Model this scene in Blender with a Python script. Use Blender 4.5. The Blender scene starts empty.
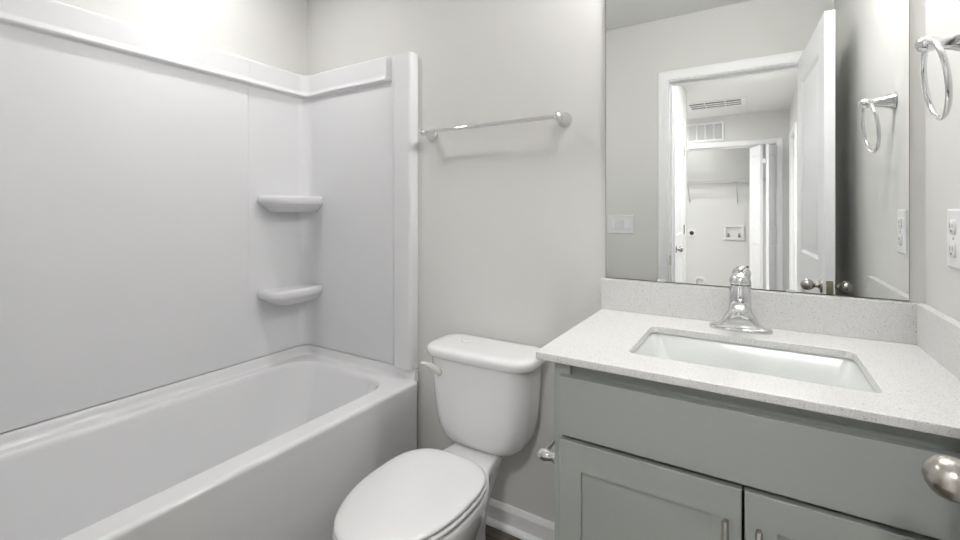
import bpy, bmesh, math, random
from mathutils import Vector, Matrix
random.seed(7)
scene = bpy.context.scene
C = scene.collection
R = math.radians

# ------------------------------------------------------------------ camera
cam_d = bpy.data.cameras.new('camera')
cam = bpy.data.objects.new('camera', cam_d); C.objects.link(cam)
cam.location = (0, 0, 1.222)
cam.rotation_euler = (R(90), 0, R(31.63))
cam_d.sensor_width = 36.0
cam_d.lens = 443.5 / 960 * 36
cam_d.shift_y = -58.4 / 960
cam_d.clip_start = 0.01
scene.camera = cam
# ------------------------------------------------------------------ world and exposure
w = bpy.data.worlds.new('world'); scene.world = w
w.use_nodes = True
w.node_tree.nodes['Background'].inputs[0].default_value = (0.8, 0.85, 0.9, 1)
w.node_tree.nodes['Background'].inputs[1].default_value = 0.3
vs = scene.view_settings
vs.view_transform = 'Standard'; vs.look = 'None'; vs.gamma = 1.0
vs.use_curve_mapping = False
vs.exposure = 0.78
# lamp strengths (the lamps themselves are built with their fixtures below)
BULB = 150.0          # vanity bulbs
CAN_TUB = 165.0       # downlight over the tub
FILL_HALL = 620.0      # unseen lamp added to brighten the hall and closet
FILL_CLOSET = 70.0  # unseen lamp added to brighten the closet
FILL_DOOR = 100.0        # unseen lamp added outside the door as fill for the bathroom

# ------------------------------------------------------------------ materials
def principled(name):
    m = bpy.data.materials.new(name); m.use_nodes = True
    return m, m.node_tree, m.node_tree.nodes['Principled BSDF']

def mat(name, col, rough=0.5, metal=0.0, bump=0.0, bscale=200.0, var=0.0, coat=0.0, spec=None, aniso=0.0):
    m, nt, b = principled(name)
    b.inputs['Base Color'].default_value = (*col, 1)
    b.inputs['Roughness'].default_value = rough
    b.inputs['Metallic'].default_value = metal
    if coat: b.inputs['Coat Weight'].default_value = coat; b.inputs['Coat Roughness'].default_value = 0.08
    if spec is not None: b.inputs['Specular IOR Level'].default_value = spec
    tc = nt.nodes.new('ShaderNodeTexCoord')
    nz = nt.nodes.new('ShaderNodeTexNoise')
    nz.inputs['Scale'].default_value = bscale
    nt.links.new(tc.outputs['Object'], nz.inputs['Vector'])
    if bump:
        bp = nt.nodes.new('ShaderNodeBump'); bp.inputs['Strength'].default_value = bump
        bp.inputs['Distance'].default_value = 0.002
        nt.links.new(nz.outputs['Fac'], bp.inputs['Height'])
        nt.links.new(bp.outputs['Normal'], b.inputs['Normal'])
    if var:
        rp = nt.nodes.new('ShaderNodeValToRGB')
        rp.color_ramp.elements[0].position = 0.3; rp.color_ramp.elements[1].position = 0.7
        rp.color_ramp.elements[0].color = (*[c * (1 - var) for c in col], 1)
        rp.color_ramp.elements[1].color = (*[min(1, c * (1 + var)) for c in col], 1)
        nt.links.new(nz.outputs['Fac'], rp.inputs['Fac'])
        nt.links.new(rp.outputs['Color'], b.inputs['Base Color'])
    return m

M = {}
M['wall'] = mat('wall_paint', (0.70, 0.694, 0.674), 0.7, bump=0.06, bscale=260, var=0.008)
M['hall'] = mat('hall_wall_paint', (0.72, 0.715, 0.705), 0.7, bump=0.06, bscale=260, var=0.008)
M['ceil'] = mat('ceiling_paint', (0.82, 0.815, 0.80), 0.9, bump=0.1, bscale=180)
M['trim'] = mat('trim_paint', (0.86, 0.86, 0.872), 0.35, bump=0.02, bscale=90)
M['door'] = mat('door_paint', (0.83, 0.83, 0.85), 0.33, bump=0.03, bscale=60)
M['acrylic'] = mat('acrylic', (0.80, 0.80, 0.813), 0.36, bump=0.008, bscale=9, spec=0.28)
M['tub'] = mat('tub_enamel', (0.86, 0.86, 0.87), 0.16, bump=0.01, bscale=9)
M['porcelain'] = mat('porcelain', (0.79, 0.79, 0.795), 0.09, bump=0.004, bscale=20, coat=0.3)
M['plastic_seat'] = mat('seat_plastic', (0.77, 0.77, 0.775), 0.22, bump=0.01, bscale=150)
M['sink'] = mat('sink_china', (0.72, 0.74, 0.73), 0.20, bump=0.004, bscale=20)
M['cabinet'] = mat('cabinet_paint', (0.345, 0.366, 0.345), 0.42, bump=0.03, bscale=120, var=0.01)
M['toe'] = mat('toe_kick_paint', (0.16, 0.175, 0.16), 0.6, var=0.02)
M['chrome'] = mat('chrome', (0.74, 0.74, 0.745), 0.06, 1.0, var=0.005, bscale=30)
M['nickel'] = mat('satin_nickel', (0.50, 0.475, 0.44), 0.24, 1.0, var=0.03, bscale=60)
M['pull'] = mat('brushed_pull', (0.42, 0.40, 0.37), 0.34, 1.0, var=0.04, bscale=300)
M['brass'] = mat('latch_brass', (0.42, 0.39, 0.28), 0.4, 1.0, var=0.15, bscale=80)
M['cream'] = mat('lever_plastic', (0.70, 0.69, 0.65), 0.25, var=0.01)
M['plate'] = mat('plate_plastic', (0.78, 0.78, 0.79), 0.3, var=0.005)
M['slot'] = mat('dark_slot', (0.03, 0.03, 0.03), 0.7, var=0.05)
M['shade_backing'] = mat('duct_shade_and_backing', (0.10, 0.10, 0.10), 0.9, var=0.05)  # painted shade of the vent duct; also the mirror's dark back
M['filter'] = mat('grille_filter', (0.60, 0.60, 0.59), 0.9, var=0.06, bscale=400)
M['wire'] = mat('coated_wire', (0.62, 0.62, 0.62), 0.4, var=0.01)
M['clip'] = mat('clear_clip', (0.72, 0.74, 0.75), 0.15, var=0.01)
M['red'] = mat('indicator_red', (0.55, 0.02, 0.03), 0.3, var=0.02)
M['blue'] = mat('indicator_blue', (0.03, 0.06, 0.4), 0.3, var=0.02)
M['caulk'] = mat('seam_shadow_caulk', (0.45, 0.45, 0.45), 0.6, var=0.02)

def emit(name, col, strength):
    m = bpy.data.materials.new(name); m.use_nodes = True
    nt = m.node_tree; nt.nodes.clear()
    e = nt.nodes.new('ShaderNodeEmission'); o = nt.nodes.new('ShaderNodeOutputMaterial')
    e.inputs[0].default_value = (*col, 1); e.inputs[1].default_value = strength
    nt.links.new(e.outputs[0], o.inputs[0]); return m
M['bulb'] = emit('bulb_glow', (1.0, 0.99, 0.975), BULB)
M['can'] = emit('downlight_glow', (1.0, 0.99, 0.98), CAN_TUB)
M['fill_hall'] = emit('hall_fill_glow', (1.0, 0.995, 0.985), FILL_HALL)
M['fill_door'] = emit('door_fill_glow', (1.0, 0.995, 0.985), FILL_DOOR)
M['fill_closet'] = emit('closet_fill_glow', (1.0, 0.995, 0.985), FILL_CLOSET)

def mirror_mat():
    m, nt, b = principled('mirror_silver')
    b.inputs['Base Color'].default_value = (0.86, 0.875, 0.865, 1)
    b.inputs['Metallic'].default_value = 1; b.inputs['Roughness'].default_value = 0.0
    return m
M['mirror'] = mirror_mat()

def quartz():
    m, nt, b = principled('speckled_quartz')
    tc = nt.nodes.new('ShaderNodeTexCoord')
    base = (0.69, 0.688, 0.68)
    last = None
    rgb = nt.nodes.new('ShaderNodeRGB'); rgb.outputs[0].default_value = (*base, 1)
    last = rgb.outputs[0]
    for sc, th, col, rnd in ((420, 0.30, (0.61, 0.605, 0.59), 0.60), (300, 0.24, (0.50, 0.49, 0.475), 0.80), (360, 0.28, (0.78, 0.78, 0.775), 0.55), (210, 0.18, (0.36, 0.33, 0.30), 0.955)):
        v = nt.nodes.new('ShaderNodeTexVoronoi'); v.inputs['Scale'].default_value = sc
        nt.links.new(tc.outputs['Object'], v.inputs['Vector'])
        sep = nt.nodes.new('ShaderNodeSeparateColor')
        nt.links.new(v.outputs['Color'], sep.inputs[0])
        g = nt.nodes.new('ShaderNodeMath'); g.operation = 'GREATER_THAN'; g.inputs[1].default_value = rnd
        nt.links.new(sep.outputs[0], g.inputs[0])
        l = nt.nodes.new('ShaderNodeMath'); l.operation = 'LESS_THAN'; l.inputs[1].default_value = th * 1.4
        nt.links.new(v.outputs['Distance'], l.inputs[0])
        mu = nt.nodes.new('ShaderNodeMath'); mu.operation = 'MULTIPLY'
        nt.links.new(g.outputs[0], mu.inputs[0]); nt.links.new(l.outputs[0], mu.inputs[1])
        mx = nt.nodes.new('ShaderNodeMix'); mx.data_type = 'RGBA'
        nt.links.new(mu.outputs[0], mx.inputs[0]); nt.links.new(last, mx.inputs[6])
        mx.inputs[7].default_value = (*col, 1)
        last = mx.outputs[2]
    nt.links.new(last, b.inputs['Base Color'])
    b.inputs['Roughness'].default_value = 0.22
    return m
M['quartz'] = quartz()

def plank_floor():
    m, nt, b = principled('plank_vinyl')
    tc = nt.nodes.new('ShaderNodeTexCoord')
    br = nt.nodes.new('ShaderNodeTexBrick')
    br.inputs['Scale'].default_value = 1.0
    br.inputs['Brick Width'].default_value = 1.2; br.inputs['Row Height'].default_value = 0.18
    br.inputs['Mortar Size'].default_value = 0.002
    br.inputs['Color1'].default_value = (0.115, 0.095, 0.075, 1)
    br.inputs['Color2'].default_value = (0.17, 0.145, 0.118, 1)
    br.inputs['Mortar'].default_value = (0.04, 0.035, 0.03, 1)
    nt.links.new(tc.outputs['Object'], br.inputs['Vector'])
    mp = nt.nodes.new('ShaderNodeMapping'); mp.inputs['Scale'].default_value = (3, 45, 1)
    nt.links.new(tc.outputs['Object'], mp.inputs['Vector'])
    nz = nt.nodes.new('ShaderNodeTexNoise'); nz.inputs['Scale'].default_value = 1.5; nz.inputs['Detail'].default_value = 6
    nt.links.new(mp.outputs[0], nz.inputs['Vector'])
    rp = nt.nodes.new('ShaderNodeValToRGB')
    rp.color_ramp.elements[0].position = 0.3; rp.color_ramp.elements[0].color = (0.5, 0.48, 0.46, 1)
    rp.color_ramp.elements[1].position = 0.75; rp.color_ramp.elements[1].color = (1.25, 1.22, 1.15, 1)
    nt.links.new(nz.outputs['Fac'], rp.inputs['Fac'])
    mx = nt.nodes.new('ShaderNodeMix'); mx.data_type = 'RGBA'; mx.blend_type = 'MULTIPLY'; mx.inputs[0].default_value = 1
    nt.links.new(br.outputs['Color'], mx.inputs[6]); nt.links.new(rp.outputs['Color'], mx.inputs[7])
    nt.links.new(mx.outputs[2], b.inputs['Base Color'])
    b.inputs['Roughness'].default_value = 0.45
    return m
M['floor'] = plank_floor()
M['carpet'] = mat('hall_bounce_carpet', (0.55, 0.53, 0.50), 0.95, bump=0.6, bscale=500, var=0.06)  # pale carpet put on the unseen hall floor for bounce light

# ------------------------------------------------------------------ mesh helpers
def box(bm, x0, x1, y0, y1, z0, z1):
    v = [bm.verts.new(p) for p in ((x0,y0,z0),(x1,y0,z0),(x1,y1,z0),(x0,y1,z0),(x0,y0,z1),(x1,y0,z1),(x1,y1,z1),(x0,y1,z1))]
    for f in ((0,3,2,1),(4,5,6,7),(0,1,5,4),(1,2,6,5),(2,3,7,6),(3,0,4,7)):
        bm.faces.new([v[i] for i in f])

def loft(bm, rings, cap0=True, cap1=True, cyclic=False):
    vr = [[bm.verts.new(p) for p in r] for r in rings]
    n = len(vr[0])
    pairs = list(zip(vr[:-1], vr[1:]))
    if cyclic: pairs.append((vr[-1], vr[0]))
    for a, b in pairs:
        for i in range(n):
            j = (i + 1) % n
            bm.faces.new((a[i], a[j], b[j], b[i]))
    if not cyclic:
        if cap0: bm.faces.new(list(reversed(vr[0])))
        if cap1: bm.faces.new(vr[-1])

def rrect(x0, x1, y0, y1, r, z, n=6):
    r = min(r, (x1 - x0) / 2 - 1e-4, (y1 - y0) / 2 - 1e-4)
    pts = []
    for cx, cy, a0 in ((x1 - r, y0 + r, -90), (x1 - r, y1 - r, 0), (x0 + r, y1 - r, 90), (x0 + r, y0 + r, 180)):
        for k in range(n + 1):
            a = R(a0 + 90 * k / n)
            pts.append((cx + r * math.cos(a), cy + r * math.sin(a), z))
    return pts

def frame(axis):
    a = Vector(axis).normalized()
    h = Vector((0, 0, 1)) if abs(a.z) < 0.9 else Vector((1, 0, 0))
    u = a.cross(h).normalized(); v = a.cross(u).normalized()
    return a, u, v

def lathe(bm, origin, axis, prof, n=24, cap0=True, cap1=True):
    """prof: list of (distance along the axis, radius)"""
    o = Vector(origin); a, u, v = frame(axis)
    rings = []
    for t, r in prof:
        rings.append([o + a * t + (u * math.cos(2*math.pi*k/n) + v * math.sin(2*math.pi*k/n)) * max(r, 1e-5) for k in range(n)])
    loft(bm, rings, cap0, cap1)

def tube(bm, pts, r, n=12, closed=False):
    pts = [Vector(p) for p in pts]
    rings = []
    N = len(pts)
    prev = None
    for i, p in enumerate(pts):
        if closed: d = pts[(i + 1) % N] - pts[i - 1]
        else: d = pts[min(i + 1, N - 1)] - pts[max(i - 1, 0)]
        d.normalize()
        if prev is None:
            _, u, v = frame(d)
        else:
            u = (prev - d * prev.dot(d)).normalized(); v = d.cross(u)
        prev = u
        rr = r[i] if isinstance(r, (list, tuple)) else r
        rings.append([p + (u * math.cos(2*math.pi*k/n) + v * math.sin(2*math.pi*k/n)) * rr for k in range(n)])
    loft(bm, rings, cyclic=closed)

def sell(cx, cy, a, b, z, e=2.0, n=40, tilt=0.0):
    pts = []
    for k in range(n):
        t = 2 * math.pi * k / n
        c, s = math.cos(t), math.sin(t)
        x = a * math.copysign(abs(c) ** (2 / e), c); y = b * math.copysign(abs(s) ** (2 / e), s)
        pts.append((cx + x, cy + y, z + tilt * y))
    return pts

def bevel(bm, wd, seg=2, ang=35):
    bmesh.ops.recalc_face_normals(bm, faces=bm.faces)
    es = [e for e in bm.edges if len(e.link_faces) == 2 and e.calc_face_angle(0) > R(ang)]
    bmesh.ops.bevel(bm, geom=es, offset=wd, segments=seg, profile=0.5, affect='EDGES', clamp_overlap=True)

def obj(name, bm, m, parent=None, bev=0.0, seg=2, ang=35, loc=None, recalc=True, wn=False):
    if bev: bevel(bm, bev, seg)
    if recalc: bmesh.ops.recalc_face_normals(bm, faces=bm.faces)
    me = bpy.data.meshes.new(name); bm.to_mesh(me); bm.free()
    for p in me.polygons: p.use_smooth = True
    me.set_sharp_from_angle(angle=R(ang))
    me.materials.append(M[m])
    o = bpy.data.objects.new(name, me); C.objects.link(o)
    if bev or wn:
        md = o.modifiers.new('weighted_normal', 'WEIGHTED_NORMAL'); md.keep_sharp = True; md.weight = 90
    if parent: 
        o.parent = parent
        # meshes are written in world space: cancel every ancestor's transform
        mw = Matrix.Identity(4); p = parent
        chain = []
        while p: chain.append(p); p = p.parent
        for p in reversed(chain): mw = mw @ p.matrix_parent_inverse @ p.matrix_basis
        o.matrix_parent_inverse = mw.inverted()
    return o

def thing(name, label, cat, loc, group=None):
    o = bpy.data.objects.new(name, None); C.objects.link(o)
    o.location = loc; o.empty_display_size = 0.05
    o['label'] = label; o['category'] = cat
    if group: o['group'] = group
    return o
def tag(o, label, cat, group=None):
    o['label'] = label; o['category'] = cat
    if group: o['group'] = group
    return o
def struct(name, bm, m, label, cat, **k):
    o = obj(name, bm, m, **k); o['kind'] = 'structure'; o['label'] = label; o['category'] = cat
    return o
NB = bmesh.new

# ------------------------------------------------------------------ dimensions
XL, XR, YF, YB, ZC = -2.013, 0.365, 0.046, 1.52, 2.434
YH = -0.07                     # hall side of the front wall
HX = -0.575                    # hall left wall
HY = -3.37                     # hall far wall (closet front)
CY = -4.21                     # closet back wall
OX0, OX1, OZ = -0.448, 0.262, 2.035   # bathroom door opening
HXL = -2.2

# ------------------------------------------------------------------ room shell
bm = NB(); box(bm, XL - .1, XR + .1, YH, YB + .1, -.08, 0)
struct('floor', bm, 'floor', 'dark wood plank floor', 'floor')
bm = NB(); box(bm, HXL - .1, XR + .1, CY - .1, YH, -.08, 0)
struct('floor_hall', bm, 'carpet', 'unseen hall floor, pale carpet added for bounce light', 'floor')
bm = NB(); box(bm, HXL - .1, XR + .1, CY - .1, YB + .1, ZC, ZC + .08)
struct('ceiling', bm, 'ceil', 'plain white ceiling', 'ceiling')
bm = NB(); box(bm, XL - .1, XR + .1, YB, YB + .1, 0, ZC)
struct('wall_back', bm, 'wall', 'light grey wall behind the toilet and mirror', 'wall')
bm = NB(); box(bm, XL - .1, XL, YH, YB, 0, ZC)
struct('wall_left', bm, 'wall', 'light grey wall above the long side of the tub', 'wall')
bm = NB(); box(bm, XR, XR + .1, YH, YB, 0, ZC)
struct('wall_right', bm, 'wall', 'light grey wall with the towel ring', 'wall')
bm = NB()
box(bm, XL, OX0 - .02, YH, YF, 0, ZC); box(bm, OX1 + .02, XR, YH, YF, 0, ZC); box(bm, OX0 - .02, OX1 + .02, YH, YF, OZ + .02, ZC)
struct('wall_front', bm, 'wall', 'light grey wall with the doorway, seen in the mirror', 'wall')
# hall
LY0, LY1 = -1.615, -0.835      # hall side door opening
bm = NB()
box(bm, HX - .11, HX, LY1 + .02, YH, 0, ZC); box(bm, HX - .11, HX, -1.93, LY0 - .02, 0, ZC); box(bm, HX - .11, HX, LY0 - .02, LY1 + .02, 2.06, ZC)
box(bm, HX - .16, HX - .11, -1.82, YH, 0, ZC)
struct('wall_hall_left', bm, 'hall', 'hall wall with a panelled door, seen in the mirror', 'wall')
bm = NB(); box(bm, HXL, HX - .11, -1.93, -1.82, 0, ZC)
struct('wall_hall_return', bm, 'hall', 'hall wall turning left', 'wall')
bm = NB(); box(bm, HXL - .1, HXL, CY - .1, -1.82, 0, ZC)
struct('wall_hall_end', bm, 'hall', 'far left end wall of the hall', 'wall')
RY0, RY1 = -3.02, -2.40        # hall right door opening
bm = NB()
box(bm, XR, XR + .1, RY1 + .02, YH, 0, ZC); box(bm, XR, XR + .1, CY - .1, RY0 - .02, 0, ZC); box(bm, XR, XR + .1, RY0 - .02, RY1 + .02, 2.06, ZC)
box(bm, XR + .1, XR + .14, RY0 - .1, RY1 + .1, 0, ZC)
struct('wall_hall_right', bm, 'hall', 'right hall wall seen in the mirror', 'wall')
KX0, KX1, KZ = -1.28, 0.236, 2.04   # laundry closet opening
bm = NB()
box(bm, HXL, KX0 - .02, HY - .11, HY, 0, ZC); box(bm, KX1 + .02, XR, HY - .11, HY, 0, ZC); box(bm, KX0 - .02, KX1 + .02, HY - .11, HY, KZ + .02, ZC)
struct('wall_hall_far', bm, 'hall', 'hall wall above the laundry closet, seen in the mirror', 'wall')
bm = NB(); box(bm, HXL, XR, CY - .1, CY, 0, ZC)
struct('wall_closet_back', bm, 'hall', 'back wall of the laundry closet, seen in the mirror', 'wall')
bm = NB(); box(bm, -1.6, -1.5, CY, HY - .11, 0, ZC)
struct('wall_closet_left', bm, 'hall', 'left side wall of the laundry closet', 'wall')

# ------------------------------------------------------------------ trim: moulded casings and baseboards
def casing_profile_strip(bm, a, b, inward, out, wd=0.058):
    """a, b: end points (Vectors, inner edge); inward: unit vector from opening to outside edge; out: wall normal. Mitred by caller."""
    prof = [(0, 0), (0, .010), (.004, .012), (.020, .012), (.026, .016), (.048, .018), (.055, .016), (.058, .012), (.058, 0)]
    return prof
def casing(bm, s0, s1, zt, P, wd=0.058):
    """door casing around s0..s1, height zt; P(s, z, d) maps to the world."""
    prof = [(0, 0), (0, .010), (.004, .012), (.020, .012), (.026, .015), (.046, .018), (.054, .017), (.058, .012), (.058, 0)]
    rings = []
    for k in range(4):
        ring = []
        for o_, d in prof:
            s, z = [(s0 - o_, 0), (s0 - o_, zt + o_), (s1 + o_, zt + o_), (s1 + o_, 0)][k]
            ring.append(P(s, z, d))
        rings.append(ring)
    loft(bm, rings)

bm = NB()
casing(bm, OX0 - .006, OX1 + .006, OZ + .006, lambda s, z, d: (s, YF + d, z))
casing(bm, OX0 - .006, OX1 + .006, OZ + .006, lambda s, z, d: (s, YH - d, z))
box(bm, OX0 - .02, OX0, YH, YF, 0, OZ); box(bm, OX1, OX1 + .02, YH, YF, 0, OZ); box(bm, OX0 - .02, OX1 + .02, YH, YF, OZ, OZ + .02)
box(bm, OX0, OX0 + .011, YH + .03, YH + .066, 0, OZ - .011); box(bm, OX0, OX1, YH + .03, YH + .066, OZ - .011, OZ)
tr1 = struct('trim_1', bm, 'trim', 'white door casing around the bathroom doorway, seen in the mirror', 'door frame')
bm = NB(); box(bm, OX0 - .001, OX0 + .0025, YF - .045, YF - .012, .885, .945); obj('strike_plate', bm, 'brass', tr1, bev=.001)
bm = NB()
casing(bm, KX0 - .006, KX1 + .006, KZ + .006, lambda s, z, d: (s, HY + d, z))
box(bm, KX0 - .02, KX0, HY - .11, HY, 0, KZ); box(bm, KX1, KX1 + .02, HY - .11, HY, 0, KZ); box(bm, KX0 - .02, KX1 + .02, HY - .11, HY, KZ, KZ + .02)
box(bm, KX0, KX1, HY - .07, HY - .045, KZ - .02, KZ)
struct('trim_2', bm, 'trim', 'white casing around the laundry closet, seen in the mirror', 'door frame')
bm = NB()
casing(bm, LY0 - .006, LY1 + .006, 2.046, lambda s, z, d: (HX + d, s, z))
box(bm, HX - .11, HX, LY0 - .02, LY0, 0, 2.04); box(bm, HX - .11, HX, LY1, LY1 + .02, 0, 2.04); box(bm, HX - .11, HX, LY0 - .02, LY1 + .02, 2.04, 2.06)
struct('trim_3', bm, 'trim', 'white casing of the hall side door', 'door frame')
bm = NB()
casing(bm, RY0 - .006, RY1 + .006, 2.046, lambda s, z, d: (XR - d, s, z))
box(bm, XR, XR + .1, RY0 - .02, RY0, 0, 2.04); box(bm, XR, XR + .1, RY1, RY1 + .02, 0, 2.04); box(bm, XR, XR + .1, RY0 - .02, RY1 + .02, 2.04, 2.06)
struct('trim_4', bm, 'trim', 'white casing on the right hall wall', 'door frame')

def baseboard(name, s0, s1, P, label):
    prof = [(0, 0), (0, .087), (.005, .087), (.008, .083), (.010, .076), (.0135, .071), (.014, .066), (.014, .019), (.021, .0175), (.027, .013), (.0305, .007), (.031, 0)]
    bm = NB(); loft(bm, [[P(s, d, z) for d, z in prof] for s in (s0, s1)])
    return struct(name, bm, 'trim', label, 'baseboard')
baseboard('baseboard_back', -1.232, -0.402, lambda s, d, z: (s, YB - d, z), 'white baseboard behind the toilet')
baseboard('baseboard_front', -1.232, OX0 - .066, lambda s, d, z: (s, YF + d, z), 'white baseboard beside the doorway')
baseboard('baseboard_right', YF + .02, .96, lambda s, d, z: (XR - d, s, z), 'white baseboard below the right wall')
baseboard('baseboard_hall_right', RY1 + .066, YH - .02, lambda s, d, z: (XR - d, s, z), 'white baseboard of the right hall wall')
baseboard('baseboard_hall_left', LY1 + .066, YH - .02, lambda s, d, z: (HX + d, s, z), 'white baseboard of the left hall wall')
baseboard('baseboard_closet', -1.5, XR, lambda s, d, z: (s, CY + d, z), 'white baseboard inside the laundry closet')

# ------------------------------------------------------------------ doors
def panel_face(bm, S, Z, rects, P):
    """A face S x Z with moulded recessed panels; P(s, z, depth inward)."""
    ss = sorted({S[0], S[1], *[r[0] for r in rects], *[r[1] for r in rects]})
    zs = sorted({Z[0], Z[1], *[r[2] for r in rects], *[r[3] for r in rects]})
    for i in range(len(ss) - 1):
        for j in range(len(zs) - 1):
            a, b, c, d = ss[i], ss[i+1], zs[j], zs[j+1]
            if any(r[0] <= a and b <= r[1] and r[2] <= c and d <= r[3] for r in rects): continue
            bm.faces.new([bm.verts.new(P(*q, 0)) for q in ((a, c), (b, c), (b, d), (a, d))])
    for a, b, c, d in rects:
        loops = []
        for ins, dp in ((0, 0), (.006, .004), (.014, .009), (.028, .010), (.050, .002), (.056, .001)):
            loops.append([bm.verts.new(P(*q, dp)) for q in ((a+ins, c+ins), (b-ins, c+ins), (b-ins, d-ins), (a+ins, d-ins))])
        for l0, l1 in zip(loops[:-1], loops[1:]):
            for k in range(4):
                bm.faces.new((l0[k], l0[(k+1) % 4], l1[(k+1) % 4], l1[k]))
        bm.faces.new(loops[-1])

def door_slab(wd, ht, th, T, rects, z0=.01):
    """T(s, t, z): s along the width, t across the thickness"""
    bm = NB()
    panel_face(bm, (0, wd), (z0, ht), rects, lambda s, z, d: T(s, d, z))
    panel_face(bm, (0, wd), (z0, ht), rects, lambda s, z, d: T(s, th - d, z))
    for q in (((0, z0), (0, ht)), ((0, ht), (wd, ht)), ((wd, ht), (wd, z0)), ((wd, z0), (0, z0))):
        (s0, a), (s1, b) = q
        bm.faces.new([bm.verts.new(T(*p)) for p in ((s0, 0, a), (s1, 0, b), (s1, th, b), (s0, th, a))])
    bmesh.ops.remove_doubles(bm, verts=bm.verts, dist=1e-5)
    return bm

KNOB = [(0, .032), (.003, .032), (.006, .029), (.009, .015), (.013, .0105), (.020, .0095), (.024, .011), (.028, .0155), (.034, .0205), (.042, .0238), (.050, .0242), (.058, .0218), (.064, .0172), (.069, .010), (.0712, .003)]
def knob(o, ax, parent, m='nickel', k=1.0, name='knob'):
    bm = NB(); lathe(bm, o, ax, [(t * k, r) for t, r in KNOB], 28); return obj(name, bm, m, parent, ang=60)

# bathroom door: hinge at the right jamb, open against the right wall
H0 = Vector((0.2060, 0.066, 0)); E0 = Vector((0.2442, 0.7773, 0))
dirv = (E0 - H0).normalized(); nrm = Vector((dirv.y, -dirv.x, 0))   # nrm points to the right wall
DW = (E0 - H0).length
Td = lambda s, t, z: H0 + dirv * s + nrm * t + Vector((0, 0, z))
rects = [(.125, DW - .125, 1.015, 1.90), (.125, DW - .125, .24, .83)]
door1 = struct('door_1', door_slab(DW, 2.03, .035, Td, rects), 'door', 'white two panel bathroom door standing open by the right wall', 'door', ang=25)
kz = .915
ks = DW - .062
knob(Td(ks, 0, kz), -nrm, door1)
knob(Td(ks, .035, kz), nrm, door1)
bm = NB(); 
loft(bm, [[Td(DW + e, t, z) for t, z in ((.006, kz - .028), (.029, kz - .028), (.029, kz + .028), (.006, kz + .028))] for e in (-.001, .0015)])
obj('latch_plate', bm, 'brass', door1)
bm = NB(); loft(bm, [[Td(DW + e, t, z) for t, z in ((.011, kz - .009), (.024, kz - .009), (.024, kz + .009), (.011, kz + .009))] for e in (.001, .009)])
obj('latch', bm, 'brass', door1, bev=.001)
for hz in (.25, 1.02, 1.80):
    bm = NB(); lathe(bm, Td(-.004, .039, hz - .045), (0, 0, 1), [(0, .005), (.09, .005)], 12); obj('hinge', bm, 'nickel', door1)

# hall side door, just ajar
A = Vector((-0.568, LY0 + .006, 0)); Bv = Vector((-0.536, LY1 - .012, 0))
d2 = (Bv - A).normalized(); n2 = Vector((-d2.y, d2.x, 0))           # away from the hall
W2 = (Bv - A).length
T2 = lambda s, t, z: A + d2 * s + n2 * t + Vector((0, 0, z))
r2 = [(.12, W2 - .12, 1.02, 1.90), (.12, W2 - .12, .24, .84)]
door2 = struct('door_2', door_slab(W2, 2.03, .035, T2, r2), 'door', 'white panelled hall door standing ajar, seen in the mirror', 'door', ang=25)
knob(T2(W2 - .062, 0, .915), -n2, door2, k=.8); knob(T2(W2 - .062, .035, .915), n2, door2, k=.8)
for hz in (.22, 1.05, 1.80):
    bm = NB(); lathe(bm, T2(-.004, -.005, hz - .045), (0, 0, 1), [(0, .007), (.09, .007)], 12); obj('hinge', bm, 'nickel', door2)

# bifold closet door, folded to the right
door3 = thing('door_3', 'white folding closet door pushed open to the right, seen in the mirror', 'door', (0.1, HY, 0)); door3['kind'] = 'structure'
def fold(p, q):
    a = Vector((p[0], p[1], 0)); b = Vector((q[0], q[1], 0)); d = (b - a).normalized(); n = Vector((d.y, -d.x, 0)); L = (b - a).length
    T = lambda s, t, z: a + d * s + n * (t - .0) + Vector((0, 0, z))
    rr = [(.06, L - .06, 1.02, 1.90), (.06, L - .06, .22, .84)]
    return obj('door_leaf', door_slab(L, 2.005, .03, T, rr, .02), 'door', door3, ang=25)
fold((.236, HY - .05), (.126, HY + .255))
fold((.096, HY + .258), (-.010, HY - .05))
bm = NB(); box(bm, .090, .130, HY + .258, HY + .264, 1.79, 1.84); obj('hinge', bm, 'trim', door3)
# right hall door, closed
T4 = lambda s, t, z: Vector((XR + .02 + t, RY0 + .003 + s, z))
W4 = RY1 - RY0 - .006
door4 = struct('door_4', door_slab(W4, 2.03, .035, T4, [(.12, W4 - .12, 1.02, 1.90), (.12, W4 - .12, .24, .84)]), 'door', 'closed white door in the right hall wall', 'door', ang=25)

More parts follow.
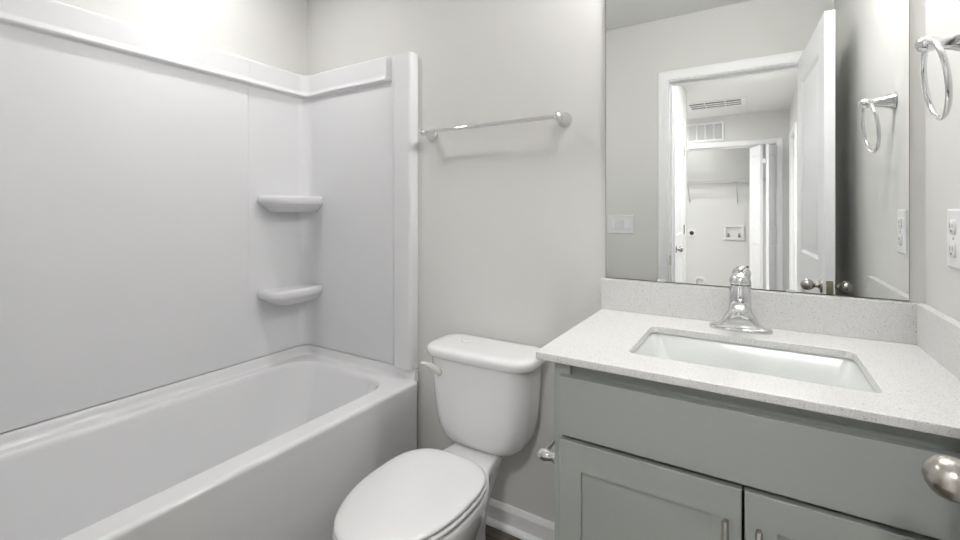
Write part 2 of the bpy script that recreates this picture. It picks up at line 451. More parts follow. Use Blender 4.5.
# ------------------------------------------------------------------ bathtub
TX0, TX1, TY0, TY1, RZ = -2.009, -1.238, .050, 1.508, .487
bm = NB()
rings = [
    rrect(TX0 , TX1 - .010, TY0, TY1, .022, 0.0),
    rrect(TX0, TX1 - .010, TY0, TY1, .022, .150),
    rrect(TX0, TX1 - .001, TY0, TY1, .022, .175),
    rrect(TX0, TX1 - .002, TY0, TY1, .022, RZ - .045),
    rrect(TX0, TX1, TY0, TY1, .022, RZ - .030),
    rrect(TX0, TX1, TY0, TY1, .022, RZ - .014),
    rrect(TX0 + .001, TX1 - .003, TY0 + .001, TY1 - .001, .022, RZ - .006),
    rrect(TX0 + .003, TX1 - .010, TY0 + .003, TY1 - .003, .022, RZ - .001),
    rrect(TX0 + .006, TX1 - .018, TY0 + .006, TY1 - .006, .022, RZ),
    rrect(-1.934, -1.322, .150, 1.436, .130, RZ, 6),
    rrect(-1.930, -1.327, .155, 1.431, .127, RZ - .002, 6),
    rrect(-1.924, -1.334, .162, 1.424, .122, RZ - .009, 6),
    rrect(-1.920, -1.339, .168, 1.418, .120, RZ - .022, 6),
    rrect(-1.907, -1.352, .190, 1.392, .120, .38, 6),
    rrect(-1.885, -1.376, .230, 1.340, .125, .24, 6),
    rrect(-1.870, -1.394, .255, 1.300, .130, .175, 6),
    rrect(-1.845, -1.420, .285, 1.260, .120, .140, 6),
    rrect(-1.800, -1.465, .330, 1.200, .090, .128, 6),
]
loft(bm, rings)
tub = tag(obj('bathtub', bm, 'tub', ang=80, wn=True), 'white alcove bathtub with a flat apron along the left wall', 'bathtub')
# upstand that carries the wall panels
def plan(r, off=0.0, n=10, x0=-1.985, x1=-1.252, y0=.075, y1=1.495):
    """U path: front end panel, long panel, back end panel. Returns (pos, normal into the tub, length key)."""
    P = []
    P.append((Vector((x1, y0, 0)), Vector((0, 1, 0))))
    P.append((Vector((x0 + r, y0, 0)), Vector((0, 1, 0))))
    for k in range(1, n + 1):
        a = R(-90 - 90 * k / n); c = Vector((x0 + r, y0 + r, 0)); e = Vector((math.cos(a), math.sin(a), 0))
        P.append((c + e * r, -e))
    for k in range(0, n + 1):
        a = R(180 - 90 * k / n); c = Vector((x0 + r, y1 - r, 0)); e = Vector((math.cos(a), math.sin(a), 0))
        P.append((c + e * r, -e))
    P.append((Vector((x1, y1, 0)), Vector((0, -1, 0))))
    return P
bm = NB()
prof = [(-.020, RZ - .01), (.030, RZ - .004), (.016, RZ + .0005), (.008, RZ + .004), (.004, RZ + .010), (.002, RZ + .018), (.001, .527), (-.003, .5305), (-.020, .5305)]
loft(bm, [[p + nn * d + Vector((0, 0, z)) for d, z in prof] for p, nn in plan(.055)])
obj('tub_upstand', bm, 'tub', tub, ang=50)

# ------------------------------------------------------------------ tub surround
sur = thing('tub_surround', 'white moulded acrylic wall surround above the bathtub', 'tub surround', (-1.985, .8, .533))
ZB, ZT = .5335, 1.925
zprof = [(.002, ZB), (0, ZB + .004)]
zrec0, zrec1 = .590, 1.775
def dz(z):      # relief of the panel over height: lip and band at the top
    pts = [(ZB, 0), (1.802, 0), (1.8060, .004), (1.8065, .014), (1.8080, .0205), (1.8105, .0240), (1.814, .0258), (1.8175, .0256), (1.821, .0240), (1.826, .0200), (1.832, .0165), (1.840, .0140), (1.910, .0140), (1.918, .0125), (1.9225, .008), (ZT, .001), (ZT, -.024)]
    return pts
LEV = [(ZB, -.004), (ZB + .002, 0), (zrec0 - .001, 0), (zrec0 + .009, 0), (zrec1 - .009, 0), (zrec1 + .001, 0)] + dz(0)[1:]
def build_panel(name, path, recs):
    """path: list of (pos, normal, s); recs: [(s0, s1)] ranges of s where the field is recessed"""
    bm = NB(); rows = []
    for p, nn, s in path:
        row = []
        for i, (z, d) in enumerate(LEV):
            rec = any(a <= s <= b for a, b in recs)
            dd = d
            if rec and 3 <= i < len(LEV) - 2: dd = d + .005
            if s == 5 and i > 5: dd = min(d, 0)
            row.append(bm.verts.new(p + nn * dd + Vector((0, 0, z))))
        rows.append(row)
    for a, b in zip(rows[:-1], rows[1:]):
        for i in range(len(LEV) - 1):
            bm.faces.new((a[i], b[i], b[i+1], a[i+1]))
    # back skin so that the panel has thickness
    back = [[bm.verts.new(p - nn * .018 + Vector((0, 0, z))) for z in (ZB, ZT)] for p, nn, s in path]
    for a, b in zip(back[:-1], back[1:]): bm.faces.new((a[0], a[1], b[1], b[0]))
    for k in (0, -1):
        bm.faces.new(rows[k] + [back[k][1], back[k][0]])
    for i in range(len(rows) - 1):
        bm.faces.new((rows[i][0], back[i][0], back[i+1][0], rows[i+1][0]))
    bmesh.ops.remove_doubles(bm, verts=bm.verts, dist=1e-6)
    return obj(name, bm, 'acrylic', sur, ang=28, wn=True)
r_ = .055; x0_, y0_, y1_ = -1.985, .075, 1.495
NC = 10
def arc(cx, cy, a0, a1, s0):
    out = []
    for k in range(NC + 1):
        a = R(a0 + (a1 - a0) * k / NC); e = Vector((math.cos(a), math.sin(a), 0))
        out.append((Vector((cx, cy, 0)) + e * r_, -e, s0))
    return out
# long panel incl. both coves
long_path = arc(x0_ + r_, y0_ + r_, 270, 180, -1)
for y in (.30, .308, 1.176, 1.184):
    long_path.append((Vector((x0_, y, 0)), Vector((1, 0, 0)), y))
long_path += arc(x0_ + r_, y1_ - r_, 180, 90, 9)
build_panel('side_panel', long_path, [(.305, 1.179)])
end_path = [(Vector((x, y1_, 0)), Vector((0, -1, 0)), x) for x in (x0_ + r_, -1.868, -1.858, -1.405)]
end_path += [(Vector((-1.388, y1_, 0)), Vector((0, -1, 0)), 5), (Vector((-1.37, y1_, 0)), Vector((0, -1, 0)), 5)]
build_panel('end_panel', end_path, [(-1.86, -1.40)])
fr_path = [(Vector((x, y0_, 0)), Vector((0, 1, 0)), x) for x in (-1.37, -1.393, -1.405, -1.858, x0_ + r_)]
build_panel('end_panel', fr_path, [])
# flat strips that finish the end panels
for ys, yw in ((y1_, YB), (y0_, YF)):
    sg = 1 if yw > ys else -1
    bm = NB()
    q = [(-1.380, ys + sg*.016), (-1.380, ys - sg*.0005), (-1.374, ys - sg*.003), (-1.356, ys - sg*.0205), (-1.348, ys - sg*.023), (-1.276, ys - sg*.023), (-1.266, ys - sg*.020), (-1.260, ys - sg*.011), (-1.258, ys), (-1.258, yw)]
    q = q + [(-1.36, yw - sg * .001)]
    loft(bm, [[(x, y, z) for x, y in q] for z in (ZB + .002, 1.900)] + [[(x, y, 1.914) for x, y in q]])
    obj('edge_strip', bm, 'acrylic', sur, ang=80, wn=True)

def shelf(zt):
    cor = Vector((x0_, y1_, 0))
    # plan outline around the corner: along the left wall, front curve, back wall
    pl = [(-1.990, 1.226), (-1.960, 1.222), (-1.920, 1.220), (-1.886, 1.221), (-1.862, 1.227), (-1.847, 1.240), (-1.839, 1.260), (-1.836, 1.290), (-1.836, 1.340), (-1.839, 1.400), (-1.845, 1.450), (-1.852, 1.500), (-1.90, 1.505), (-1.95, 1.505), (-1.990, 1.505), (-1.992, 1.42), (-1.992, 1.32)]
    bm = NB(); rings = []
    for z, k in ((zt - .078, .60), (zt - .072, .68), (zt - .058, .80), (zt - .046, .90), (zt - .043, .925), (zt - .040, .965), (zt - .034, .990), (zt - .026, 1.0), (zt - .014, 1.0), (zt - .006, .985), (zt - .001, .955), (zt, .92), (zt - .001, .90), (zt - .004, .86), (zt - .004, .3)):
        ring = []
        for x, y in pl:
            v = Vector((x, y, 0)) - cor
            xx = v.x * k if v.x > 0 else v.x
            yy = v.y * (1 - (1 - k) * .75) if v.y < 0 else v.y
            ring.append((cor.x + xx, cor.y + yy, z))
        rings.append(ring)
    loft(bm, rings)
    return bm
for zt, lb in ((1.297, 'upper moulded corner shelf'), (.853, 'lower moulded corner shelf')):
    s = obj('corner_shelf', shelf(zt), 'acrylic', sur, ang=70); s['label'] = lb

# ------------------------------------------------------------------ toilet
tcx = -.836
toi = thing('toilet', 'white two-piece toilet with its lid closed, between tub and vanity', 'toilet', (tcx, 1.1, 0))
def halfw(y, yc=1.0, a=.168, yf=.73, yb=1.195, eb=3.0):
    if y <= yc: q = (yc - y) / (yc - yf); return a * math.sqrt(max(0, 1 - q * q))
    q = (y - yc) / (yb - yc); return a * max(0, 1 - q ** eb) ** (1 / eb)
def egg(z, gx=0.0, yf=.739, yb=1.212, yc=1.0126, a=.170, eb=3.0, n=24):
    z -= .012
    pts = []
    N = 56
    for k in range(N):
        t = 2 * math.pi * k / N
        c, s = math.cos(t), math.sin(t)
        if s <= 0: x = (a + gx) * c; y = yc + (yc - yf + gx) * s
        else:
            x = (a + gx) * math.copysign(abs(c) ** (2 / eb), c); y = yc + (yb - yc + gx) * abs(s) ** (2 / eb)
        pts.append((tcx + x, y, z))
    return pts
def bowl_ring(z, a, yf, yc, wback, yb, n=28):
    """half outline: elliptical front, shoulders narrowing to a straight back part"""
    half = []
    for k in range(n):
        t = -math.pi / 2 + (math.pi / 2) * k / (n - 1)
        half.append((a * math.cos(t), yc + (yc - yf) * math.sin(t)))
    L = yb - yc
    for q, f in ((.14, .99), (.25, .95), (.36, .86), (.46, .70), (.54, .48), (.62, .26), (.70, .12), (.80, .04), (.93, 0), (.985, -.06)):
        half.append((wback + (a - wback) * f, yc + L * q))
    half.append((wback * .94, yb))
    return [(tcx + x, y, z) for x, y in half[1:]] + [(tcx - x, y, z) for x, y in reversed(half[1:])] + [(tcx, half[0][1], z)]
bm = NB()
loft(bm, [
    bowl_ring(0.000, .112, .855, 1.03, .052, 1.330),
    bowl_ring(0.018, .112, .855, 1.03, .052, 1.330),
    bowl_ring(0.030, .106, .862, 1.03, .047, 1.325),
    bowl_ring(0.120, .106, .862, 1.03, .050, 1.315),
    bowl_ring(0.190, .120, .835, 1.02, .056, 1.320),
    bowl_ring(0.250, .141, .805, 1.01, .066, 1.330),
    bowl_ring(0.300, .158, .773, 1.01, .078, 1.345),
    bowl_ring(0.335, .167, .755, 1.01, .087, 1.358),
    bowl_ring(0.358, .171, .749, 1.01, .092, 1.366),
    bowl_ring(0.374, .170, .750, 1.01, .092, 1.366),
    bowl_ring(0.3805, .166, .755, 1.01, .089, 1.362),
    bowl_ring(0.383, .159, .764, 1.01, .083, 1.356)])
obj('bowl', bm, 'porcelain', toi, ang=60)
bm = NB(); 
loft(bm, [egg(.3975, -.012), egg(.399, -.004), egg(.403, 0.002), egg(.409, .002), egg(.4125, -.002), egg(.414, -.010)])
obj('seat', bm, 'plastic_seat', toi, ang=60)
bm = NB()
loft(bm, [egg(.4165, -.012), egg(.418, -.003), egg(.421, 0), egg(.426, 0), egg(.430, -.004), egg(.4325, -.012), egg(.434, -.030), egg(.4345, -.06), egg(.4348, -.11)])
obj('seat_lid', bm, 'plastic_seat', toi, ang=60)
for s in (-1, 1):
    bm = NB(); box(bm, tcx + s*.075 - .018, tcx + s*.075 + .018, 1.178, 1.208, .382, .404); obj('seat_hinge', bm, 'plastic_seat', toi, bev=.006)
def tank_ring(z, hw, yf, yb, r, bow=.018, rb=.02):
    pts = rrect(tcx - hw, tcx + hw, yf, yb, r, z, 8)
    out = []
    for x, y, z in pts:
        if y < (yf + yb) / 2: y -= bow * max(0, 1 - ((x - tcx) / hw) ** 2)
        out.append((x, y, z))
    # extra points across the front keep the bow smooth
    fr = []
    n = 8
    for i in range(n):
        x = tcx - hw + r + (2 * hw - 2 * r) * (i + .5) / n
        fr.append((x, yf - bow * (1 - ((x - tcx) / hw) ** 2), z))
    return out + fr
bm = NB()
loft(bm, [tank_ring(.3785, .105, 1.345, 1.45, .045, .006), tank_ring(.382, .128, 1.333, 1.465, .05, .008), tank_ring(.390, .146, 1.324, 1.475, .055, .010), tank_ring(.408, .163, 1.316, 1.483, .06, .011),
          tank_ring(.440, .177, 1.310, 1.488, .06, .012), tank_ring(.490, .187, 1.307, 1.490, .06, .012), tank_ring(.56, .194, 1.304, 1.492, .06, .012), tank_ring(.64, .199, 1.301, 1.493, .06, .012), tank_ring(.697, .202, 1.299, 1.493, .06, .012)])
obj('tank', bm, 'porcelain', toi, ang=60)
bm = NB()
loft(bm, [tank_ring(.692, .211, 1.297, 1.497, .062, .012), tank_ring(.694, .217, 1.291, 1.499, .064, .012), tank_ring(.698, .2195, 1.288, 1.501, .066, .012), tank_ring(.714, .2205, 1.287, 1.502, .066, .012), tank_ring(.722, .2185, 1.289, 1.500, .066, .012), tank_ring(.7275, .212, 1.296, 1.494, .062, .012), tank_ring(.730, .202, 1.306, 1.484, .055, .012), tank_ring(.731, .17, 1.33, 1.46, .04, .012)])
lid = obj('tank_lid', bm, 'porcelain', toi, ang=60)
bm = NB(); loft(bm, [sell(tcx - .085, 1.400, .024, .012, .730), sell(tcx - .085, 1.400, .024, .012, .7345), sell(tcx - .085, 1.400, .020, .009, .7365)])
obj('flush_button', bm, 'porcelain', lid, ang=40)
lev = NB()
lathe(lev, (-.980, 1.312, .652), (0, -1, 0), [(0, .015), (.010, .015), (.015, .012), (.018, .006)], 18)
def lsec(x, y, z, h, t): return [(x, y + t*c, z + h*s) for c, s in [(math.cos(2*math.pi*k/14), math.sin(2*math.pi*k/14)) for k in range(14)]]
loft(lev, [lsec(-.958, 1.290, .642, .007, .003), lsec(-.964, 1.288, .644, .0145, .007), lsec(-.980, 1.286, .650, .0165, .008), lsec(-.996, 1.282, .658, .013, .007), lsec(-1.014, 1.277, .664, .009, .006), lsec(-1.032, 1.272, .667, .0065, .005), lsec(-1.038, 1.271, .668, .003, .003)])
obj('flush_lever', lev, 'cream', toi, ang=50)
for s in (-1, 1):
    bm = NB(); lathe(bm, (tcx + s*.085, 1.35, .374), (0, 0, 1), [(0, .011), (.014, .011)], 12); obj('tank_bolt', bm, 'slot', toi)

# ------------------------------------------------------------------ towel bar
tb = thing('towel_bar', 'chrome towel bar on the wall above the toilet', 'towel bar', (-.877, YB, 1.552))
for x in (-1.176, -.577):
    bm = NB(); lathe(bm, (x, YB, 1.552), (0, -1, 0), [(0, .027), (.004, .027), (.007, .025), (.012, .0225), (.030, .0165), (.048, .0125), (.054, .0120), (.057, .0135), (.066, .0155), (.076, .0150), (.084, .0110), (.0885, .004)], 28)
    obj('post', bm, 'chrome', tb, ang=50)
bm = NB(); lathe(bm, (-1.186, YB - .070, 1.552), (1, 0, 0), [(0, .003), (.003, .0075), (.616, .0075), (.619, .003)], 18)
obj('bar', bm, 'chrome', tb, ang=50)

# ------------------------------------------------------------------ vanity cabinet
VX0, VX1, VYF = -.397, XR - .003, .985
van = thing('vanity_cabinet', 'sage grey vanity cabinet with shaker doors below the sink', 'vanity cabinet', (-.016, 1.25, 0))
bm = NB()
box(bm, VX0, VX0 + .016, VYF, 1.516, .0, .872)          # sides
box(bm, VX1 - .016, VX1, VYF, 1.516, .0, .872)
box(bm, VX0 + .016, VX1 - .016, 1.505, 1.516, .0, .872)
box(bm, VX0 + .016, VX1 - .016, VYF + .02, 1.505, .10, .116)
obj('carcass', bm, 'cabinet', van)
bm = NB()
Y0, Y1 = VYF, VYF + .019
box(bm, VX0 - .002, VX0 + .036, Y0 - .001, Y1, .10, .872); box(bm, VX1 - .036, VX1, Y0 - .001, Y1, .10, .872)
box(bm, VX0 + .036, VX1 - .036, Y0 + .010, Y1 + .010, .820, .872); box(bm, VX0 + .036, VX1 - .036, Y0 + .006, Y1 + .006, .685, .725); box(bm, VX0 + .036, VX1 - .036, Y0 - .0005, Y1, .10, .14)
obj('face_frame', bm, 'cabinet', van)
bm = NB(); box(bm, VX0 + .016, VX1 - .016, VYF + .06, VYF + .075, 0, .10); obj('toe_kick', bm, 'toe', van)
bm = NB(); box(bm, -.381, .349, VYF - .021, VYF - .0015, .711, .845); obj('drawer_front', bm, 'cabinet', van, bev=.0015)
def shaker(x0, x1, z0, z1):
    y0, y1 = VYF - .021, VYF - .0015
    sw, rw, dp, ch = .050, .062, .009, .0015
    bm = NB()
    # outer shell ring -> front frame -> recess -> panel
    def lp(x0, x1, z0, z1, y): return [(x0, y, z0), (x1, y, z0), (x1, y, z1), (x0, y, z1)]
    loft(bm, [lp(x0, x1, z0, z1, y1), lp(x0, x1, z0, z1, y0 + ch), lp(x0 + ch, x1 - ch, z0 + ch, z1 - ch, y0),
              lp(x0 + sw, x1 - sw, z0 + rw, z1 - rw, y0), lp(x0 + sw + .0008, x1 - sw - .0008, z0 + rw + .0008, z1 - rw - .0008, y0 + dp)])
    # hairline joints of rails against stiles
    for xx in (x0 + sw, x1 - sw):
        for za, zb in ((z1 - rw, z1 - ch), (z0 + ch, z0 + rw)):
            box(bm, xx - .0006, xx + .0006, y0 - .0003, y0 + .001, za, zb)
    return bm
for x0, x1, hx, lb in ((-.379, -.0185, -.044, 'left cabinet door'), (-.0135, .347, .009, 'right cabinet door')):
    dr = obj('door', shaker(x0, x1, .112, .700), 'cabinet', van, ang=20); dr['label'] = lb
    hb = NB(); yb = VYF - .021
    lathe(hb, (hx, yb - .030, .650), (0, 0, -1), [(0, .0045), (.002, .0058), (.126, .0058), (.128, .0045)], 16)
    for zz in (.634, .538): lathe(hb, (hx, yb, zz), (0, -1, 0), [(0, .0045), (.031, .0045)], 12)
    obj('handle', hb, 'pull', dr, ang=50)

# ------------------------------------------------------------------ countertop, splashes
CX0, CX1, CYF, CYB, CZ = -.439, XR - .001, .960, YB - .001, .892
SX0, SX1, SY0, SY1 = -.250, .202, 1.066, 1.352
bm = NB()
def co(r, z, g=0): return rrect(CX0 + g, CX1 - g*0, CYF + g, CYB, r, z, 5)
rings = [co(.006, CZ - .018, .001), co(.007, CZ - .016), co(.007, CZ - .0025), co(.007, CZ - .0008, .001), co(.006, CZ, .0028),
         rrect(SX0 - .002, SX1 + .002, SY0 - .002, SY1 + .002, .022, CZ, 5), rrect(SX0, SX1, SY0, SY1, .020, CZ - .0015, 5), rrect(SX0, SX1, SY0, SY1, .020, CZ - .018, 5)]
loft(bm, rings, cyclic=True)
tag(obj('countertop', bm, 'quartz', ang=80, wn=True), 'white speckled quartz countertop with a rectangular sink opening', 'countertop')
bm = NB(); box(bm, CX0 - .002, CX1, CYB - .020, CYB, CZ, .9945)
tag(obj('backsplash', bm, 'quartz', bev=.0015), 'speckled quartz backsplash strip below the mirror', 'backsplash')
bm = NB(); box(bm, CX1 - .020, CX1, CYF, CYB - .0202, CZ, .9945)
tag(obj('side_splash', bm, 'quartz', bev=.0015), 'speckled quartz splash strip along the right wall', 'backsplash')

# ------------------------------------------------------------------ sink
snk = thing('sink', 'white rectangular undermount sink set into the quartz counter', 'sink', (-.024, 1.21, .75))
bm = NB()
zz = CZ - .0182
rings = [rrect(SX0 - .022, SX1 + .022, SY0 - .022, SY1 + .022, .035, zz - .012), rrect(SX0 - .022, SX1 + .022, SY0 - .022, SY1 + .022, .035, zz),
         rrect(SX0 - .006, SX1 + .006, SY0 - .006, SY1 + .006, .024, zz), rrect(SX0 - .002, SX1 + .002, SY0 - .002, SY1 + .002, .024, zz - .006),
         rrect(SX0 + .018, SX1 - .018, SY0 + .008, SY1 - .010, .030, zz - .06), rrect(SX0 + .040, SX1 - .040, SY0 + .020, SY1 - .024, .036, zz - .112),
         rrect(SX0 + .052, SX1 - .052, SY0 + .032, SY1 - .036, .040, zz - .126), rrect(SX0 + .075, SX1 - .075, SY0 + .055, SY1 - .060, .045, zz - .133),
         rrect(-.06, .012, 1.17, 1.25, .034, zz - .138)]
loft(bm, rings, cap0=False)
outer = [rrect(SX0 - .022, SX1 + .022, SY0 - .022, SY1 + .022, .035, zz - .012), rrect(SX0 + .02, SX1 - .02, SY0 + .01, SY1 - .01, .05, zz - .13), rrect(SX0 + .07, SX1 - .07, SY0 + .05, SY1 - .05, .05, zz - .150)]
loft(bm, outer, cap0=False)
bmesh.ops.remove_doubles(bm, verts=bm.verts, dist=1e-5)
obj('basin', bm, 'sink', snk, ang=60)
bm = NB(); lathe(bm, (-.024, 1.21, zz - .139), (0, 0, 1), [(0, .030), (.003, .030), (.0045, .026), (.0045, .021), (.002, .020), (.002, .014), (.006, .013), (.007, .004)], 28)
obj('drain', bm, 'chrome', snk, ang=40)

# ------------------------------------------------------------------ faucet
fx, fy = -.031, 1.428
fau = thing('faucet', 'chrome single handle faucet behind the sink', 'faucet', (fx, fy, CZ))
bm = NB()
def wing(z, a, b, e, dy=0.0, n=48): return sell(fx, fy + dy, a, b, z, e, n)
loft(bm, [wing(CZ, .076, .0275, 2.6), wing(CZ + .005, .077, .028, 2.6), wing(CZ + .010, .075, .0265, 2.5), wing(CZ + .013, .069, .0245, 2.4)])
# saddle: rises from the flat wings to the neck
sad = []
for z, a, b, e in ((CZ + .008, .068, .0245, 2.6), (CZ + .014, .058, .0262, 3.0), (CZ + .020, .051, .0272, 3.6), (CZ + .030, .0435, .0275, 4.0), (CZ + .042, .0375, .0275, 4.0), (CZ + .049, .0330, .0272, 3.2), (CZ + .056, .0295, .0268, 2.7), (CZ + .068, .0272, .0265, 2.4), (CZ + .090, .0268, .0265, 2.3), (CZ + .110, .0262, .026, 2.2), (CZ + .118, .0245, .0245, 2.1), (CZ + .124, .0225, .0225, 2.0), (CZ + .127, .0222, .0222, 2.0)):
    sad.append(sell(fx, fy, a, b, z, e, 48))
loft(bm, sad)
obj('body', bm, 'chrome', fau, ang=60)
bm = NB()
def sps(y, z, a, b, ny, nz, n=28):
    # section perpendicular to direction (0, ny, nz)
    out = []
    for k in range(n):
        t = 2*math.pi*k/n; c, s = math.cos(t), math.sin(t)
        x = a * math.copysign(abs(c) ** .8, c); q = b * math.copysign(abs(s) ** .8, s)
        out.append((fx + x, y + q * nz, z + q * -ny))
    return out
loft(bm, [sps(fy - .010, CZ + .064, .0225, .018, -1, .15), sps(fy - .045, CZ + .074, .0215, .0165, -1, .22), sps(fy - .080, CZ + .082, .0205, .0140, -1, .12), sps(fy - .105, CZ + .083, .0200, .0130, -1, -.1), sps(fy - .120, CZ + .0795, .0190, .0115, -.9, -.45), sps(fy - .127, CZ + .076, .0150, .0080, -.8, -.6)])
obj('spout', bm, 'chrome', fau, ang=60)
bm = NB(); lathe(bm, (fx, fy - .112, CZ + .073), (0, -.15, -1), [(0, .0125), (.008, .0125), (.0085, .010)], 20)
obj('aerator', bm, 'chrome', fau, ang=50)
bm = NB(); lathe(bm, (fx, fy, CZ + .1265), (0, 0, 1), [(0, .0240), (.003, .0240)], 28)
obj('gasket', bm, 'slot', fau)
bm = NB()
lathe(bm, (fx, fy, CZ + .1295), (0, 0, 1), [(0, .0245), (.002, .0256), (.009, .0260), (.016, .0245), (.023, .0205), (.029, .0130), (.031, .004)], 32)
tube(bm, [(fx + .003, fy + .006, CZ + .145), (fx + .009, fy + .026, CZ + .152), (fx + .014, fy + .042, CZ + .160), (fx + .017, fy + .052, CZ + .165)], [.0095, .0075, .006, .004], 14)
obj('handle', bm, 'chrome', fau, ang=60)
for dx, m in ((-.0014, 'blue'), (.0014, 'red')):
    bm = NB(); lathe(bm, (fx + dx, fy - .0262, CZ + .094), (0, -1, 0), [(0, .0026), (.0018, .0022)], 12); obj('temperature_dot', bm, m, fau)

# ------------------------------------------------------------------ mirror
MX0, MX1, MZ0, MZ1 = -.428, .3335, .9985, 2.062
mir = thing('wall_mirror', 'large frameless mirror on the wall above the sink', 'mirror', (-.047, YB, MZ0))
bm = NB(); box(bm, MX0, MX1, YB - .006, YB - .0045, MZ0, MZ1); obj('mirror_glass', bm, 'mirror', mir)
bm = NB(); box(bm, MX0 - .0012, MX1 + .0012, YB - .0045, YB - .0006, MZ0 - .0016, MZ1 + .001); obj('mirror_backing', bm, 'shade_backing', mir)
for x in (-.252, .090):
    bm = NB(); box(bm, x - .011, x + .011, YB - .0095, YB - .0065, .9955, 1.0035); box(bm, x - .011, x + .011, YB - .0095, YB - .0008, .9948, .9978); obj('mirror_clip', bm, 'clip', mir)

# ------------------------------------------------------------------ towel ring
trg = thing('towel_ring', 'chrome towel ring on the right wall beside the mirror', 'towel ring', (XR, 1.235, 1.556))
bm = NB(); a0 = Vector((XR, 1.235, 1.556)); a1 = Vector((.2870, 1.226, 1.558)); ax = a1 - a0
lathe(bm, a0, ax, [(0, .027), (.004, .027), (.007, .025), (.012, .0225), (.030, .0165), (.046, .0125), (.052, .012), (.058, .0135), (.066, .0158), (.076, .0155), (.083, .011), (.0865, .004)], 28)
obj('post', bm, 'chrome', trg, ang=50)
bm = NB(); cc = Vector((.3085, 1.2255, 1.558 - .0745)); yw = R(87)
pts = [cc + Vector((math.cos(yw) * .075 * math.cos(t), math.sin(yw) * .075 * math.cos(t), .0)) + Vector((-.010 * math.sin(t), 0, .075 * math.sin(t))) for t in [2*math.pi*k/48 for k in range(48)]]
tube(bm, pts, .0052, 12, closed=True)
obj('ring', bm, 'chrome', trg, ang=50)

# ------------------------------------------------------------------ toilet paper holder on the vanity side
tph = thing('toilet_paper_holder', 'chrome toilet paper holder on the side of the vanity', 'toilet paper holder', (VX0, 1.16, .585))
for y in (1.080, 1.222):
    bm = NB(); lathe(bm, (VX0 - .0005, y, .585), (-1, 0, 0), [(0, .027), (.004, .027), (.007, .025), (.012, .0225), (.030, .0165), (.046, .0125), (.052, .012), (.058, .0135), (.066, .0158), (.076, .0155), (.083, .011), (.0865, .004)], 28)
    obj('post', bm, 'chrome', tph, ang=50)
bm = NB(); lathe(bm, (VX0 - .070, 1.088, .590), (0, 1, 0), [(0, .0065), (.126, .0065)], 16); obj('rod', bm, 'chrome', tph, ang=50)

# ------------------------------------------------------------------ outlets and switches
def plate(bm, T, w_, h_, t_=.006):
    loft(bm, [[T(x, z, d) for x, z in q] for q, d in (
        ([(-w_/2, -h_/2), (w_/2, -h_/2), (w_/2, h_/2), (-w_/2, h_/2)], 0),
        ([(-w_/2, -h_/2), (w_/2, -h_/2), (w_/2, h_/2), (-w_/2, h_/2)], t_ * .5),
        ([(-w_/2 + .004, -h_/2 + .004), (w_/2 - .004, -h_/2 + .004), (w_/2 - .004, h_/2 - .004), (-w_/2 + .004, h_/2 - .004)], t_))])
out = thing('outlet', 'white duplex outlet on the right wall above the side splash', 'outlet', (XR, 1.318, 1.165))
To = lambda s, z, d: (XR - d, 1.318 - s, 1.165 + z)
bm = NB(); plate(bm, To, .080, .126); obj('cover_plate', bm, 'plate', out, ang=25)
for zc in (.024, -.024):
    bm = NB()
    def rr_(k, d):
        return [To(.0165*k*math.copysign(abs(math.cos(t))**.55, math.cos(t)), zc + .0165*k*math.copysign(abs(math.sin(t))**.75, math.sin(t)), d) for t in [2*math.pi*i/28 for i in range(28)]]
    loft(bm, [rr_(1, .005), rr_(1, .0085), rr_(.92, .0095)])
    rc = obj('receptacle', bm, 'plate', out, ang=40)
    bm = NB()
    for sx in (-.0062, .0062):
        loft(bm, [[To(sx + a, zc + b, d) for a, b in ((-.0011, -.001), (.0011, -.001), (.0011, .008), (-.0011, .008))] for d in (.009, .0097)])
    lathe(bm, To(0, zc - .0075, .009), (-1, 0, 0), [(0, .0024), (.0008, .0024)], 12)
    obj('slots', bm, 'slot', rc)
bm = NB(); lathe(bm, To(0, 0, .0055), (-1, 0, 0), [(0, .003), (.0012, .0028)], 12); obj('screw', bm, 'nickel', out)

sw = thing('light_switch', 'white three-gang light switch beside the doorway, seen in the mirror', 'light switch', (-.745, YF, 1.138))
Ts = lambda s, z, d: (-.745 + s, YF + d, 1.138 + z)
bm = NB(); plate(bm, Ts, .171, .124); obj('cover_plate', bm, 'plate', sw, ang=25)
for k, up in ((-1, 1), (0, -1), (1, 1)):
    bm = NB(); cx = k * .046
    loft(bm, [[Ts(cx + x, z, d) for x, z in ((-.0165, -.0335), (.0165, -.0335), (.0165, .0335), (-.0165, .0335))] for d in (.004, .0055)] +
             [[Ts(cx - .0155, -.0325, .0065 + .006 * (up > 0)), Ts(cx + .0155, -.0325, .0065 + .006 * (up > 0)), Ts(cx + .0155, .0325, .0065 + .006 * (up < 0)), Ts(cx - .0155, .0325, .0065 + .006 * (up < 0))]])
    obj('rocker', bm, 'plate', sw, ang=25)

